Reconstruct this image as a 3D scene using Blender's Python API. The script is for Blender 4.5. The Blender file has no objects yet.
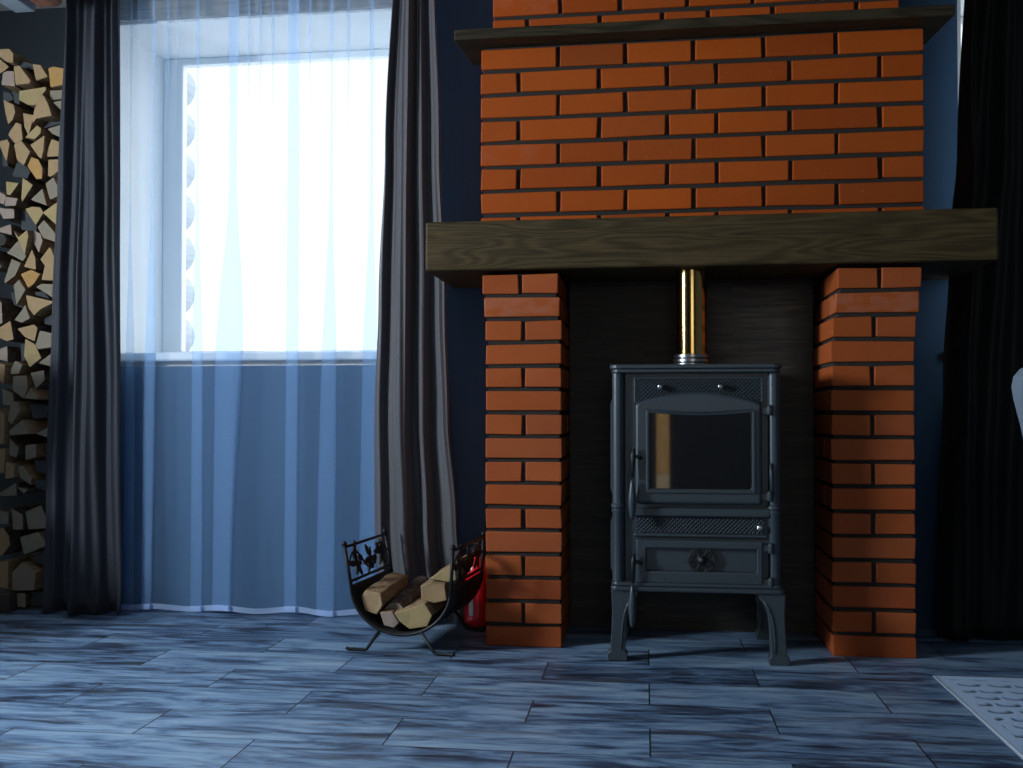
import bpy, bmesh, math, random
from mathutils import Vector, Matrix, noise as mnoise

random.seed(7)
PI = math.pi
scene = bpy.context.scene
COL = scene.collection

# ------------------------------------------------------------------ helpers
def tag(o, label=None, cat=None, group=None, kind=None):
    if label: o['label'] = label
    if cat: o['category'] = cat
    if group: o['group'] = group
    if kind: o['kind'] = kind
    return o

def wloc(p):
    v = Vector((0, 0, 0))
    while p is not None:
        v += Vector(p.location); p = p.parent
    return v

def empty(name, loc, **kw):
    o = bpy.data.objects.new(name, None)
    o.empty_display_size = .05
    o.location = loc
    COL.objects.link(o)
    return tag(o, **kw)

def obj(name, bm, mats, parent=None, smooth=False, bevel=0, seg=2, solid=0, sub=0, **kw):
    """bm is in world coordinates; the object gets a local origin (its base, or its parent's origin)."""
    bmesh.ops.recalc_face_normals(bm, faces=bm.faces)
    if parent is None:
        xs = [v.co.x for v in bm.verts]; ys = [v.co.y for v in bm.verts]; zs = [v.co.z for v in bm.verts]
        org = Vector(((min(xs)+max(xs))/2, (min(ys)+max(ys))/2, min(zs)))
    else:
        org = wloc(parent)
    for v in bm.verts: v.co -= org
    me = bpy.data.meshes.new(name)
    bm.to_mesh(me); bm.free()
    for m in (mats if isinstance(mats, (list, tuple)) else [mats]): me.materials.append(m)
    if smooth:
        for p in me.polygons: p.use_smooth = True
    o = bpy.data.objects.new(name, me)
    COL.objects.link(o)
    if parent is None: o.location = org
    else: o.parent = parent
    if solid:
        s = o.modifiers.new('thickness', 'SOLIDIFY'); s.thickness = solid; s.offset = 0
    if bevel:
        b = o.modifiers.new('soft_edges', 'BEVEL'); b.width = bevel; b.segments = seg
        b.limit_method = 'ANGLE'; b.angle_limit = math.radians(40)
    if sub:
        s = o.modifiers.new('smooth', 'SUBSURF'); s.levels = sub; s.render_levels = sub
    return tag(o, **kw)

def box(bm, x0, x1, y0, y1, z0, z1, jit=0, bev=0, mi=0):
    vs = [bm.verts.new((x + random.uniform(-jit, jit), y + random.uniform(-jit, jit), z + random.uniform(-jit, jit)))
          for x in (x0, x1) for y in (y0, y1) for z in (z0, z1)]
    fs = [bm.faces.new([vs[i] for i in q]) for q in
          ((0, 1, 3, 2), (4, 6, 7, 5), (0, 4, 5, 1), (2, 3, 7, 6), (0, 2, 6, 4), (1, 5, 7, 3))]
    for f in fs: f.material_index = mi
    if bev:
        es = list({e for f in fs for e in f.edges})
        bmesh.ops.bevel(bm, geom=es, offset=bev, segments=2, affect='EDGES', profile=.5)
    return fs

def tube(bm, pts, r, n=8, cap=True, flat=None):
    """tube along points; r a number or a list of radii."""
    pts = [Vector(p) for p in pts]
    rs = r if isinstance(r, (list, tuple)) else [r]*len(pts)
    rings = []
    up0 = None
    for i, p in enumerate(pts):
        d = (pts[min(i+1, len(pts)-1)] - pts[max(i-1, 0)]).normalized()
        a = up0 if up0 is not None else (Vector((0, 0, 1)) if abs(d.z) < .9 else Vector((0, 1, 0)))
        u = (a - d*a.dot(d)).normalized(); up0 = u
        w = d.cross(u)
        rings.append([bm.verts.new(p + (u*math.cos(2*PI*k/n) + w*math.sin(2*PI*k/n))*rs[i]) for k in range(n)])
    for a, b in zip(rings, rings[1:]):
        for k in range(n): bm.faces.new((a[k], a[(k+1) % n], b[(k+1) % n], b[k]))
    if cap:
        bm.faces.new(rings[0][::-1]); bm.faces.new(rings[-1])

def lathe(bm, prof, c, axis='Z', n=24, cap=True):
    """prof: (radius, height) pairs about an axis through c."""
    rings = []
    for r, h in prof:
        ring = []
        for k in range(n):
            a = 2*PI*k/n; x, y = r*math.cos(a), r*math.sin(a)
            co = {'Z': (x, y, h), 'Y': (x, h, y), 'X': (h, x, y)}[axis]
            ring.append(bm.verts.new((c[0]+co[0], c[1]+co[1], c[2]+co[2])))
        rings.append(ring)
    for a, b in zip(rings, rings[1:]):
        for k in range(n): bm.faces.new((a[k], a[(k+1) % n], b[(k+1) % n], b[k]))
    if cap:
        bm.faces.new(rings[0][::-1]); bm.faces.new(rings[-1])

def plate(bm, outer, holes, y0, y1):
    """outline(s) in (x, z) filled and extruded from y0 to y1."""
    es = []
    for loop in [outer] + holes:
        vs = [bm.verts.new((x, y0, z)) for x, z in loop]
        es += [bm.edges.new((vs[i], vs[(i+1) % len(vs)])) for i in range(len(vs))]
    if holes:
        r = bmesh.ops.triangle_fill(bm, use_beauty=True, use_dissolve=False, edges=es)
        fs = [g for g in r['geom'] if isinstance(g, bmesh.types.BMFace)]
    else:
        fs = [bm.faces.new([e.verts[0] for e in es])]
    r = bmesh.ops.extrude_face_region(bm, geom=fs)
    bmesh.ops.translate(bm, vec=(0, y1-y0, 0), verts=[g for g in r['geom'] if isinstance(g, bmesh.types.BMVert)])

def rect(x0, x1, z0, z1): return [(x0, z0), (x1, z0), (x1, z1), (x0, z1)]
def lerp(a, b, t): return a + (b-a)*t
def smooth01(t):
    t = max(0, min(1, t)); return t*t*(3-2*t)

# ------------------------------------------------------------------ materials
class NT:
    def __init__(s, name):
        s.m = bpy.data.materials.new(name); s.m.use_nodes = True
        s.t = s.m.node_tree; s.t.nodes.clear()
        s.out = s.t.nodes.new('ShaderNodeOutputMaterial')
    def n(s, typ, ins=None, **kw):
        nd = s.t.nodes.new('ShaderNode'+typ)
        for k, v in kw.items(): setattr(nd, k, v)
        for k, v in (ins or {}).items(): s.set(nd.inputs[k], v)
        return nd
    def set(s, sock, v):
        if isinstance(v, bpy.types.NodeSocket): s.t.links.new(v, sock)
        elif isinstance(v, bpy.types.Node): s.t.links.new(v.outputs[0], sock)
        elif isinstance(v, (tuple, list)) and len(v) == 3 and sock.type == 'RGBA': sock.default_value = (*v, 1)
        else: sock.default_value = v
    def math(s, op, a, b=0, c=0): return s.n('Math', {0: a, 1: b, 2: c}, operation=op).outputs[0]
    def obj(s): return s.n('TexCoord').outputs['Object']
    def scl(s, v, sx, sy, sz): return s.n('VectorMath', {0: v, 1: (sx, sy, sz)}, operation='MULTIPLY').outputs[0]
    def noise(s, v, scale=5, detail=4, rough=.55, dist=0):
        return s.n('TexNoise', {'Vector': v, 'Scale': scale, 'Detail': detail, 'Roughness': rough, 'Distortion': dist}).outputs['Fac']
    def ramp(s, f, stops):
        nd = s.n('ValToRGB', {0: f}); cr = nd.color_ramp
        while len(cr.elements) < len(stops): cr.elements.new(.5)
        for e, (p, c) in zip(cr.elements, stops):
            e.position = p; e.color = (*c, 1) if len(c) == 3 else c
        return nd.outputs[0]
    def mix(s, f, a, b, blend='MIX'):
        nd = s.n('Mix', data_type='RGBA', blend_type=blend)
        s.set(nd.inputs[0], f); s.set(nd.inputs[6], a); s.set(nd.inputs[7], b)
        return nd.outputs[2]
    def bump(s, h, st=.3, d=.01): return s.n('Bump', {'Height': h, 'Strength': st, 'Distance': d}).outputs[0]
    def pbr(s, col, rough=.5, metal=0, normal=None, **kw):
        nd = s.n('BsdfPrincipled', {'Base Color': col, 'Roughness': rough, 'Metallic': metal})
        if normal is not None: s.set(nd.inputs['Normal'], normal)
        for k, v in kw.items(): s.set(nd.inputs[k], v)
        s.t.links.new(nd.outputs[0], s.out.inputs[0]); return s.m
    def surf(s, sh):
        s.set(s.out.inputs[0], sh); return s.m

def simple(name, col, rough=.5, metal=0, var=.12, scale=40, bump=.1, **kw):
    t = NT(name); v = t.obj(); f = t.noise(v, scale, 3)
    c = t.mix(f, tuple(x*(1-var) for x in col), tuple(min(1, x*(1+var)) for x in col))
    return t.pbr(c, rough, metal, t.bump(f, bump, .002), **kw)

def m_floor():
    t = NT('distressed_blue_wood_tile'); v = t.n('NewGeometry').outputs['Position']
    sx = t.n('SeparateXYZ', {0: v}); X, Y = sx.outputs[0], sx.outputs[1]
    yy = t.math('DIVIDE', t.math('SUBTRACT', Y, .012), .2)
    row = t.math('FLOOR', yy); fy = t.math('FRACT', yy)
    par = t.math('FLOORED_MODULO', row, 2)
    xs = t.math('DIVIDE', t.math('ADD', t.math('SUBTRACT', X, .31), t.math('MULTIPLY', par, .3)), .6)
    col = t.math('FLOOR', xs); fx = t.math('FRACT', xs)
    idv = t.n('CombineXYZ', {0: row, 1: col, 2: 3.7})
    wn = t.n('TexWhiteNoise', {'Vector': idv}, noise_dimensions='3D')
    off = t.n('VectorMath', {0: wn.outputs['Color'], 1: (37, 53, 71)}, operation='MULTIPLY').outputs[0]
    p = t.n('VectorMath', {0: v, 1: off}, operation='ADD').outputs[0]
    s1 = t.noise(t.scl(p, 1.7, 8.5, 1), 2.4, 7, .62, .9)
    s2 = t.noise(t.scl(p, 4, 40, 1), 2, 4, .6)
    s3 = t.noise(t.scl(p, 1.0, 4, 1), 2.2, 3)
    f = t.math('ADD', t.math('MULTIPLY', s1, .62), t.math('ADD', t.math('MULTIPLY', s2, .2), t.math('MULTIPLY', s3, .22)))
    f = t.math('ADD', f, t.math('MULTIPLY', t.math('SUBTRACT', wn.outputs['Value'], .5), .09))
    c = t.ramp(f, [(.38, (.012, .017, .030)), (.45, (.04, .066, .12)), (.5, (.09, .16, .27)), (.56, (.16, .265, .40)), (.68, (.28, .40, .52))])
    br = t.ramp(t.noise(t.scl(p, 1.3, 9, 1), 2.5, 3), [(.56, (0, 0, 0)), (.68, (.55, .55, .55))])
    c = t.mix(br, c, (.07, .068, .072))
    ex = t.math('MINIMUM', fx, t.math('SUBTRACT', 1, fx)); ey = t.math('MINIMUM', fy, t.math('SUBTRACT', 1, fy))
    gx = t.math('LESS_THAN', ex, .0032); gy = t.math('LESS_THAN', ey, .006)
    g = t.math('MAXIMUM', gx, gy)
    c = t.mix(g, c, (.013, .016, .022))
    h = t.math('SUBTRACT', t.math('MULTIPLY', s1, .25), t.math('MULTIPLY', g, 1.0))
    r = t.math('ADD', .36, t.math('MULTIPLY', s2, .16))
    return t.pbr(c, r, 0, t.bump(h, .28, .004), **{'Specular IOR Level': .42})

def m_brick(name, stops, wash):
    t = NT(name); v = t.obj(); isl = t.n('NewGeometry').outputs['Random Per Island']
    base = t.ramp(isl, stops)
    n1 = t.noise(v, 9, 5, .6); n2 = t.noise(v, 70, 4, .6)
    c = t.mix(t.math('MULTIPLY', n1, .6), base, (.27, .058, .012))
    sp = t.ramp(n2, [(.62, (0, 0, 0)), (.75, (.5, .5, .5))])
    c = t.mix(sp, c, (.48, .16, .055))
    # lime bloom on a few of the bricks
    w = t.math('MULTIPLY', t.math('GREATER_THAN', isl, .965), t.ramp(t.noise(t.scl(v, 1, 1, 2.2), 16, 3), [(.42, (0, 0, 0)), (.6, (1, 1, 1))]))
    c = t.mix(t.math('MULTIPLY', w, wash), c, (.42, .3, .27))
    h = t.math('ADD', t.math('MULTIPLY', n1, .5), t.math('MULTIPLY', n2, .5))
    return t.pbr(c, t.math('ADD', .5, t.math('MULTIPLY', n2, .2)), 0, t.bump(h, .35, .004), **{'Specular IOR Level': .12})

def m_wood(name, dark, light, sx=1.1, sz=7, contrast=1, rough=.6, seed=0, axis='X'):
    """sawn wood, grain along axis, cathedral figure from the contour lines of a stretched noise."""
    t = NT(name); v = t.obj()
    v = t.n('VectorMath', {0: v, 1: (seed, seed*.7, seed*1.3)}, operation='ADD').outputs[0]
    k = (sx, sz, sz) if axis == 'X' else ((sz, sx, sz) if axis == 'Y' else (sz, sz, sx))
    q = t.scl(v, *k)
    a = t.noise(q, 1, 2, .45, .3)
    w = t.math('ADD', .5, t.math('MULTIPLY', .5, t.math('SINE', t.math('MULTIPLY', a, 95))))
    fine = t.noise(t.scl(q, 2.5, 9, 9) if axis == 'X' else (t.scl(q, 9, 2.5, 9) if axis == 'Y' else t.scl(q, 9, 9, 2.5)), 3, 4, .6)
    f = t.math('ADD', t.math('MULTIPLY', w, .45*contrast), t.math('MULTIPLY', fine, .6))
    c = t.ramp(f, [(.15, dark), (.8, light)])
    return t.pbr(c, rough, 0, t.bump(f, .3, .003), **{'Specular IOR Level': .15})

def m_back_panel():
    t = NT('dark_wood_look_tile'); v = t.n('NewGeometry').outputs['Position']
    s = t.n('SeparateXYZ', {0: v})
    zz = t.math('DIVIDE', s.outputs[2], .2); row = t.math('FLOOR', zz); fz = t.math('FRACT', zz)
    xx = t.math('ADD', t.math('DIVIDE', s.outputs[0], .6), t.math('MULTIPLY', t.math('FLOORED_MODULO', row, 2), .5))
    wn = t.n('TexWhiteNoise', {'Vector': t.n('CombineXYZ', {0: row, 1: t.math('FLOOR', xx)})})
    p = t.n('VectorMath', {0: v, 1: t.scl(wn.outputs['Color'], 31, 17, 23)}, operation='ADD').outputs[0]
    f = t.noise(t.scl(p, 3, 1, 40), 2, 6, .65, .3)
    c = t.ramp(f, [(.36, (.006, .0055, .005)), (.55, (.022, .019, .014)), (.7, (.050, .041, .027))])
    g = t.math('LESS_THAN', t.math('MINIMUM', fz, t.math('SUBTRACT', 1, fz)), .012)
    c = t.mix(g, c, (.006, .006, .006))
    return t.pbr(c, .6, 0, t.bump(t.math('SUBTRACT', f, g), .3, .003))

def m_plaster(name, col, b=.15):
    t = NT(name); v = t.n('NewGeometry').outputs['Position']
    n = t.noise(v, 60, 4, .6); n2 = t.noise(v, 3, 3)
    c = t.mix(n2, tuple(x*.88 for x in col), tuple(x*1.1 for x in col))
    return t.pbr(c, .75, 0, t.bump(n, b, .002))

def m_drape(name, col, col2, sheen=.4):
    t = NT(name); v = t.obj()
    wv = t.noise(t.scl(v, 900, 900, 120), 1, 2); n = t.noise(t.scl(v, 8, 8, 2), 1, 3)
    c = t.mix(n, col, col2)
    return t.pbr(c, .62, 0, t.bump(wv, .12, .0006), **{'Sheen Weight': sheen, 'Sheen Roughness': .4, 'Sheen Tint': (*[min(1, x*8) for x in col2], 1), 'Specular IOR Level': .3})

def m_sheer(name, dens, col):
    t = NT(name); v = t.obj()
    n = t.noise(t.scl(v, 260, 260, 40), 1, 2)
    d = t.math('ADD', dens-.03, t.math('MULTIPLY', n, .06))
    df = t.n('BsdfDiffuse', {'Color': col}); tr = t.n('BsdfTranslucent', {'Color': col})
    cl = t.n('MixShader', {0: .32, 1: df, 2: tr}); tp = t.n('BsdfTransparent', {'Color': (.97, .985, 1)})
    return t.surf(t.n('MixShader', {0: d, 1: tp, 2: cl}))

def m_glass(name, tint, refl=.12, rough=.01, k=1.4):
    t = NT(name)
    fr = t.n('Fresnel', {'IOR': 1.5})
    f = t.math('ADD', t.math('MULTIPLY', fr, k), refl)
    tp = t.n('BsdfTransparent', {'Color': tint}); gl = t.n('BsdfGlossy', {'Color': (1, 1, 1), 'Roughness': rough})
    return t.surf(t.n('MixShader', {0: f, 1: tp, 2: gl}))

def m_log_end(name, col):
    t = NT(name); v = t.obj()
    r = t.n('TexWave', {'Vector': v, 'Scale': 45, 'Distortion': 4, 'Detail': 2, 'Detail Scale': 2}, wave_type='RINGS', rings_direction='Y')
    n = t.noise(v, 30, 4, .6)
    c = t.mix(n, tuple(x*.7 for x in col), tuple(x*1.15 for x in col))
    c = t.mix(t.math('MULTIPLY', r.outputs[0], .25), c, tuple(x*.55 for x in col))
    return t.pbr(c, .85, 0, t.bump(n, .4, .004), **{'Specular IOR Level': .2})

def m_bark():
    t = NT('rough_bark'); v = t.obj(); n = t.noise(v, 26, 5, .65, .5)
    c = t.ramp(n, [(.35, (.02, .014, .01)), (.55, (.075, .052, .036)), (.7, (.16, .125, .095))])
    return t.pbr(c, .9, 0, t.bump(n, .7, .01))

def m_rug():
    t = NT('pale_blue_grey_pile'); v = t.obj()
    n = t.noise(v, 300, 3, .6); n2 = t.noise(v, 5, 3)
    c = t.mix(n2, (.26, .46, .72), (.34, .54, .80))
    c = t.mix(t.math('MULTIPLY', n, .35), c, (.11, .22, .42))
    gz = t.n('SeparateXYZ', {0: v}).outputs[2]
    c = t.mix(t.ramp(gz, [(.0058, (1, 1, 1)), (.0070, (0, 0, 0))]), c, (.03, .06, .125))      # carved lines coloured darker by depth
    return t.pbr(c, .9, 0, t.bump(n, .3, .002), **{'Sheen Weight': .2})

M = dict(
    floor=m_floor(), brick=m_brick('orange_brick', [(0, (.26, .054, .009)), (.2, (.42, .076, .006)), (.4, (.31, .054, .006)), (.6, (.46, .088, .008)), (.8, (.35, .069, .010)), (1, (.40, .069, .006))], .05),
    brick_low=m_brick('browner_orange_brick', [(0, (.27, .068, .022)), (.2, (.42, .098, .024)), (.4, (.32, .072, .026)), (.6, (.44, .112, .034)), (.8, (.33, .088, .034)), (1, (.40, .092, .020))], .14),  # pillar bricks: a browner, less saturated variant
    mortar=simple('dark_mortar', (.022, .019, .016), .95, 0, .35, 120, .5),
    beam=m_wood('charred_brown_oak', (.020, .015, .008), (.120, .087, .036), 1.1, 11, .42, .55, 3.1),
    shelf=m_wood('charred_dark_oak', (.010, .009, .006), (.058, .047, .025), 1.1, 12, .6, .55, 9.7),
    log=m_wood('reddish_ceiling_log', (.12, .045, .028), (.34, .16, .11), .7, 9, .8, .6, 2.2, 'Y'),
    panel=m_back_panel(),
    wall=m_plaster('deep_blue_paint', (.024, .075, .155)),
    ceil=m_plaster('grey_ceiling_paint', (.32, .33, .34)),
    side=m_plaster('slate_wall_paint', (.14, .155, .17)),
    trim=simple('grey_painted_board', (.30, .37, .44), .5),
    backdrop=m_wood('tan_backdrop', (.36, .22, .09), (.62, .42, .20), 1, 8, .6, .8, 6.1, 'Z'),
    earth=simple('pale_gravel_ground', (.34, .27, .18), .95, 0, .2, 20, .3),
    nichewall=m_plaster('shaded_niche_wall', (.006, .015, .021)),  # near-black: the shade above and behind the logs is put into the colour
    header=m_wood('grey_brown_header_board', (.16, .15, .13), (.34, .32, .28), 1, 9, .5, .7, 4.4),
    white=simple('white_window_plastic', (.78, .81, .82), .35, 0, .03, 20, .02),
    reveal=m_plaster('white_reveal_plaster', (.74, .77, .78), .05),
    extlog=m_wood('pale_weathered_log', (.45, .48, .5), (.66, .69, .7), 1, 7, .5, .8, 1.4, 'Y'),
    pane=m_glass('window_glass', (.98, .99, 1), 0, .05, .12),
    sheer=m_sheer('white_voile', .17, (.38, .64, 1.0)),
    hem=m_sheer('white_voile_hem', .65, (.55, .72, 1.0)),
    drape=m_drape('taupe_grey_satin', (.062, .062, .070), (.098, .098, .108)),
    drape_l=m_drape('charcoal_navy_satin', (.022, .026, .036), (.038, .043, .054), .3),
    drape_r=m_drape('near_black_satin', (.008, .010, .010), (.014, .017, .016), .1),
    lining=simple('pale_curtain_lining', (.74, .78, .82), .8, 0, .05, 200, .1),
    iron=simple('grey_blue_cast_iron', (.044, .062, .076), .40, .3, .12, 160, .12),
    iron_dark=simple('black_cast_iron', (.012, .014, .016), .45, .2, .15, 120, .15),
    chrome=simple('worn_chrome', (.62, .64, .65), .22, 1, .05, 30, .02),
    brass=simple('polished_brass_pipe', (.46, .31, .11), .12, 1, .06, 6, .01),
    steel=simple('brushed_steel_collar', (.34, .36, .38), .28, 1, .06, 40, .03),
    glass=m_glass('dark_stove_glass', (.10, .11, .115), .09, .03),
    firebrick=simple('sooty_firebrick', (.03, .026, .022), .9, 0, .3, 18, .3),
    black=simple('black_wrought_iron', (.012, .013, .015), .5, .4, .2, 80, .2),
    sheet=simple('black_sheet_steel', (.014, .015, .016), .55, .3, .2, 30, .1),
    red=simple('red_enamel', (.62, .008, .014), .25, 0, .05, 20, .01),
    label=simple('white_printed_label', (.62, .66, .68), .4, 0, .04, 20, .01),
    ink=simple('grey_label_ink', (.12, .16, .19), .4, 0, .04, 20, .01),
    rubber=simple('black_rubber', (.012, .012, .012), .6, 0, .1, 50, .1),
    rug=m_rug(),
    piping=simple('white_rug_binding', (.62, .66, .68), .7, 0, .08, 200, .2),
    uphol=simple('pale_blue_grey_upholstery', (.10, .14, .18), .85, 0, .1, 400, .25),
    leg=simple('dark_stained_leg', (.03, .024, .02), .5),
    bark=m_bark(),
    splitwood=m_wood('split_pale_wood', (.17, .11, .06), (.38, .265, .155), 3, 14, .5, .8, 5, 'Y'),
    basewood=simple('dark_timber', (.05, .042, .036), .8),
)
TONES = {'t': (.37, .26, .14), 'o': (.44, .26, .095), 'y': (.37, .285, .14), 'p': (.33, .26, .215), 'g': (.25, .22, .165), 'd': (.06, .068, .074), 'r': (.05, .046, .042)}
END = {k: m_log_end('log_end_'+w, TONES[k]) for k, w in
       dict(t='tan', o='orange', y='yellowish', p='pinkish', g='greyish', d='dark', r='ring').items()}
# ------------------------------------------------------------------ room shell
YW = 3.64                       # face of the chimney wall
X0, X1, YR, ZC = -3.3, 3.2, -3.2, 2.46
def slab(name, mat, cells, **kw):
    bm = bmesh.new()
    for c in cells: box(bm, *c)
    return obj(name, bm, mat, kind='structure', **kw)
slab('floor', M['floor'], [(X0-.2, X1+.2, YR-.2, YW+.45, -.08, 0)])
slab('ceiling', M['ceil'], [(X0-.2, X1+.2, YR-.2, YW+.45, ZC, ZC+.1)])
# window openings in the chimney wall
WA = (-2.052, -.86, .93, 2.275)
WB = (1.083, 1.95, .93, 2.29)
T = .43
slab('wall_back', M['wall'], [
    (X0-.2, -2.10, YW+.27, YW+T, 0, ZC), (-2.10, WA[0], YW, YW+T, 0, ZC), (WA[1], WB[0], YW, YW+T, 0, ZC), (WB[1], X1+.2, YW, YW+T, 0, ZC),
    (WA[0], WA[1], YW, YW+T, 0, WA[2]), (WA[0], WA[1], YW, YW+T, WA[3], ZC),
    (WB[0], WB[1], YW, YW+T, 0, WB[2]), (WB[0], WB[1], YW, YW+T, WB[3], ZC)])
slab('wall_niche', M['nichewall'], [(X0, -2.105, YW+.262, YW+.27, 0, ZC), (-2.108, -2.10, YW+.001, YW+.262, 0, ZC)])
LW = (1.20, 1.80, 1.30, 1.92)     # small high window in the left wall: the light the photograph is lit by
slab('wall_left', M['side'], [
    (X0-.2, X0, YR, LW[0], 0, ZC), (X0-.2, X0, LW[1], YW, 0, ZC),
    (X0-.2, X0, LW[0], LW[1], 0, LW[2]), (X0-.2, X0, LW[0], LW[1], LW[3], ZC)])
slab('wall_right', M['side'], [(X1, X1+.2, YR, YW, 0, ZC)])
RW = (-.6, 1.4, .9, 2.1)
RS = (.105, .225, 0, .9)         # slot added in the rear wall, there to be mirrored in the stove glass
slab('wall_rear', M['side'], [
    (X0, RW[0], YR-.2, YR, 0, ZC), (RW[1], X1, YR-.2, YR, 0, ZC),
    (RW[0], RW[1], YR-.2, YR, RW[3], ZC), (RW[0], RS[0], YR-.2, YR, 0, RW[2]), (RS[1], RW[1], YR-.2, YR, 0, RW[2])])
slab('wall_backdrop', M['backdrop'], [(-1.2, 1.6, -8.06, -8.0, -.1, 1.9)])  # unseen tan panel, added to give the stove glass its tan reflection
slab('ground_outside', M['earth'], [(-3, 3.5, -12, YR-.25, -.16, -.10)])
def window(name, w, sill):
    e = empty(name, ((w[0]+w[1])/2, YW+T, w[2]), kind='structure')
    x0, x1, z0, z1 = w
    bm = bmesh.new(); d = .012
    box(bm, x0, x0+d, YW+.002, YW+T, z0, z1); box(bm, x1-d, x1, YW+.002, YW+T, z0, z1)
    box(bm, x0+d, x1-d, YW+.002, YW+T, z1-d, z1)
    obj('reveal_lining', bm, M['reveal'], e)
    bm = bmesh.new(); f = .062
    plate(bm, rect(x0+d, x1-d, z0+.02, z1-d), [rect(x0+d+.088, x1-d-f, z0+.02+f, z1-d-.030)], YW+T-.05, YW+T-.005)
    obj('frame', bm, M['white'], e, bevel=.006)
    bm = bmesh.new(); box(bm, x0+d+f-.01, x1-d-f+.01, YW+T-.032, YW+T-.024, z0+.01+f, z1-d-.02)
    obj('pane', bm, M['pane'], e)
    if sill:
        bm = bmesh.new(); box(bm, x0-.03, x1+.03, YW-.025, YW+T-.05, z0+.018, z0+.052)
        obj('sill', bm, M['white'], e, bevel=.008)
    return e
window('window_1', WA, True); window('window_2', WB, True)
# log corner of the house seen through the pane of window_1
bm = bmesh.new()
for k in range(8):
    z = 1.12 + .2*k
    lathe(bm, [(.02, 0), (.095, 0), (.105, .012), (.105, .36), (.095, .37), (.02, .37)], (-2.255, YW+T+.14, z), 'Y', 18)
obj('wall_outside', bm, M['extlog'], kind='structure')
bm = bmesh.new(); box(bm, -2.09, -.80, YW-.022, YW-.001, 2.270, ZC)
obj('trim_3', bm, M['header'], kind='structure', bevel=.003)
# ceiling timber and the board beside it
bm = bmesh.new()
for k in range(1): box(bm, -2.215, -2.105, YR, 3.40, 2.235, ZC)
obj('trim_1', bm, M['log'], kind='structure', bevel=.03, seg=4)
bm = bmesh.new(); box(bm, -2.318, -2.237, YR, 3.42, 2.238, ZC)
obj('trim_2', bm, M['trim'], kind='structure', bevel=.004)

# ------------------------------------------------------------------ fireplace of orange brick
CH = .0757; BR = .0628
fp = empty('brick_fireplace', (.16, 3.4, 0), label='orange brick fireplace with two pillars, dark joints and a stove niche', cat='fireplace')
JT, BV = .0019, .0034
def pillar(x0, x1, sides):
    bm = bmesh.new(); yb = YW
    box(bm, x0+.008, x1-.008, 3.208, yb, 0, 13*CH-.012, mi=1)
    for i in range(16):
        z = i*CH; zt = min(z+BR, 1.2095)
        dx = {15: sides[0], 14: sides[1], 13: sides[2]}.get(i, 0)
        a, b = x0+dx, x1+dx
        if i == 0: z0 = .001
        else: z0 = z
        if i > 12: box(bm, a+.008, b-.008, 3.208, yb, z-.012, zt, mi=1)
        if i % 2 == 0:                      # one stretcher across the face
            box(bm, a, b, 3.2, 3.32, z0, zt, JT, BV)
            box(bm, a, b, 3.332, yb-.004, z0, zt, JT, BV)
        else:                               # two headers
            m = (a+b)/2
            box(bm, a, m-.006, 3.2, 3.45, z0, zt, JT, BV); box(bm, m+.006, b, 3.2, 3.45, z0, zt, JT, BV)
            box(bm, a, b, 3.462, yb-.004, z0, zt, JT, BV)
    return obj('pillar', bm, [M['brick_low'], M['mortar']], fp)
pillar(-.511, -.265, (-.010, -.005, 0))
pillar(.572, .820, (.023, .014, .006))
def courses(bm, x0, x1, ztop, n, ch, pats, yf, first=0):
    """n courses counted down from ztop; pats: two lists of brick lengths."""
    for i in range(n):
        pat = pats[(i+first) % 2]; tot = sum(pat); mo = .0125
        k = ((x1-x0) - mo*(len(pat)-1))/tot
        x = x0; zt = ztop - i*ch; zb = zt - ch + .0132
        for q, w in enumerate(pat):
            box(bm, x, x+w*k, yf, yf+.10 if 0 < q < len(pat)-1 else YW-.004, zb, zt, JT, BV)
            x += w*k + mo
PA = [.25, .207, .205, .207, .212, .258]; PB = [.118, .25, .205, .143, .215, .26, .125]
bm = bmesh.new()
box(bm, -.519, .845, 3.208, YW, 1.371, 1.9395, mi=1)
courses(bm, -.527, .853, 1.934, 8, .0785, [PA, PB], 3.2)
for v in bm.verts: v.co.z = max(v.co.z, 1.3705)
obj('chimney_breast', bm, [M['brick'], M['mortar']], fp)
bm = bmesh.new()
box(bm, -.487, .783, 3.248, YW, 1.975, ZC-.004, mi=1)
PC = [.11, .226, .19, .135, .19, .245, .123]; PD = [.225, .19, .21, .2, .2, .245]
courses(bm, -.495, .791, 1.977+.0775*6-.011, 6, .0775, [PD, PC], 3.24)
obj('chimney_stack', bm, [M['brick'], M['mortar']], fp)
bm = bmesh.new(); box(bm, -.262, .569, 3.515, YW, 0, 1.209)
obj('niche_panel', bm, M['panel'], fp, label='dark wood-look panel at the back of the niche')

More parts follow.
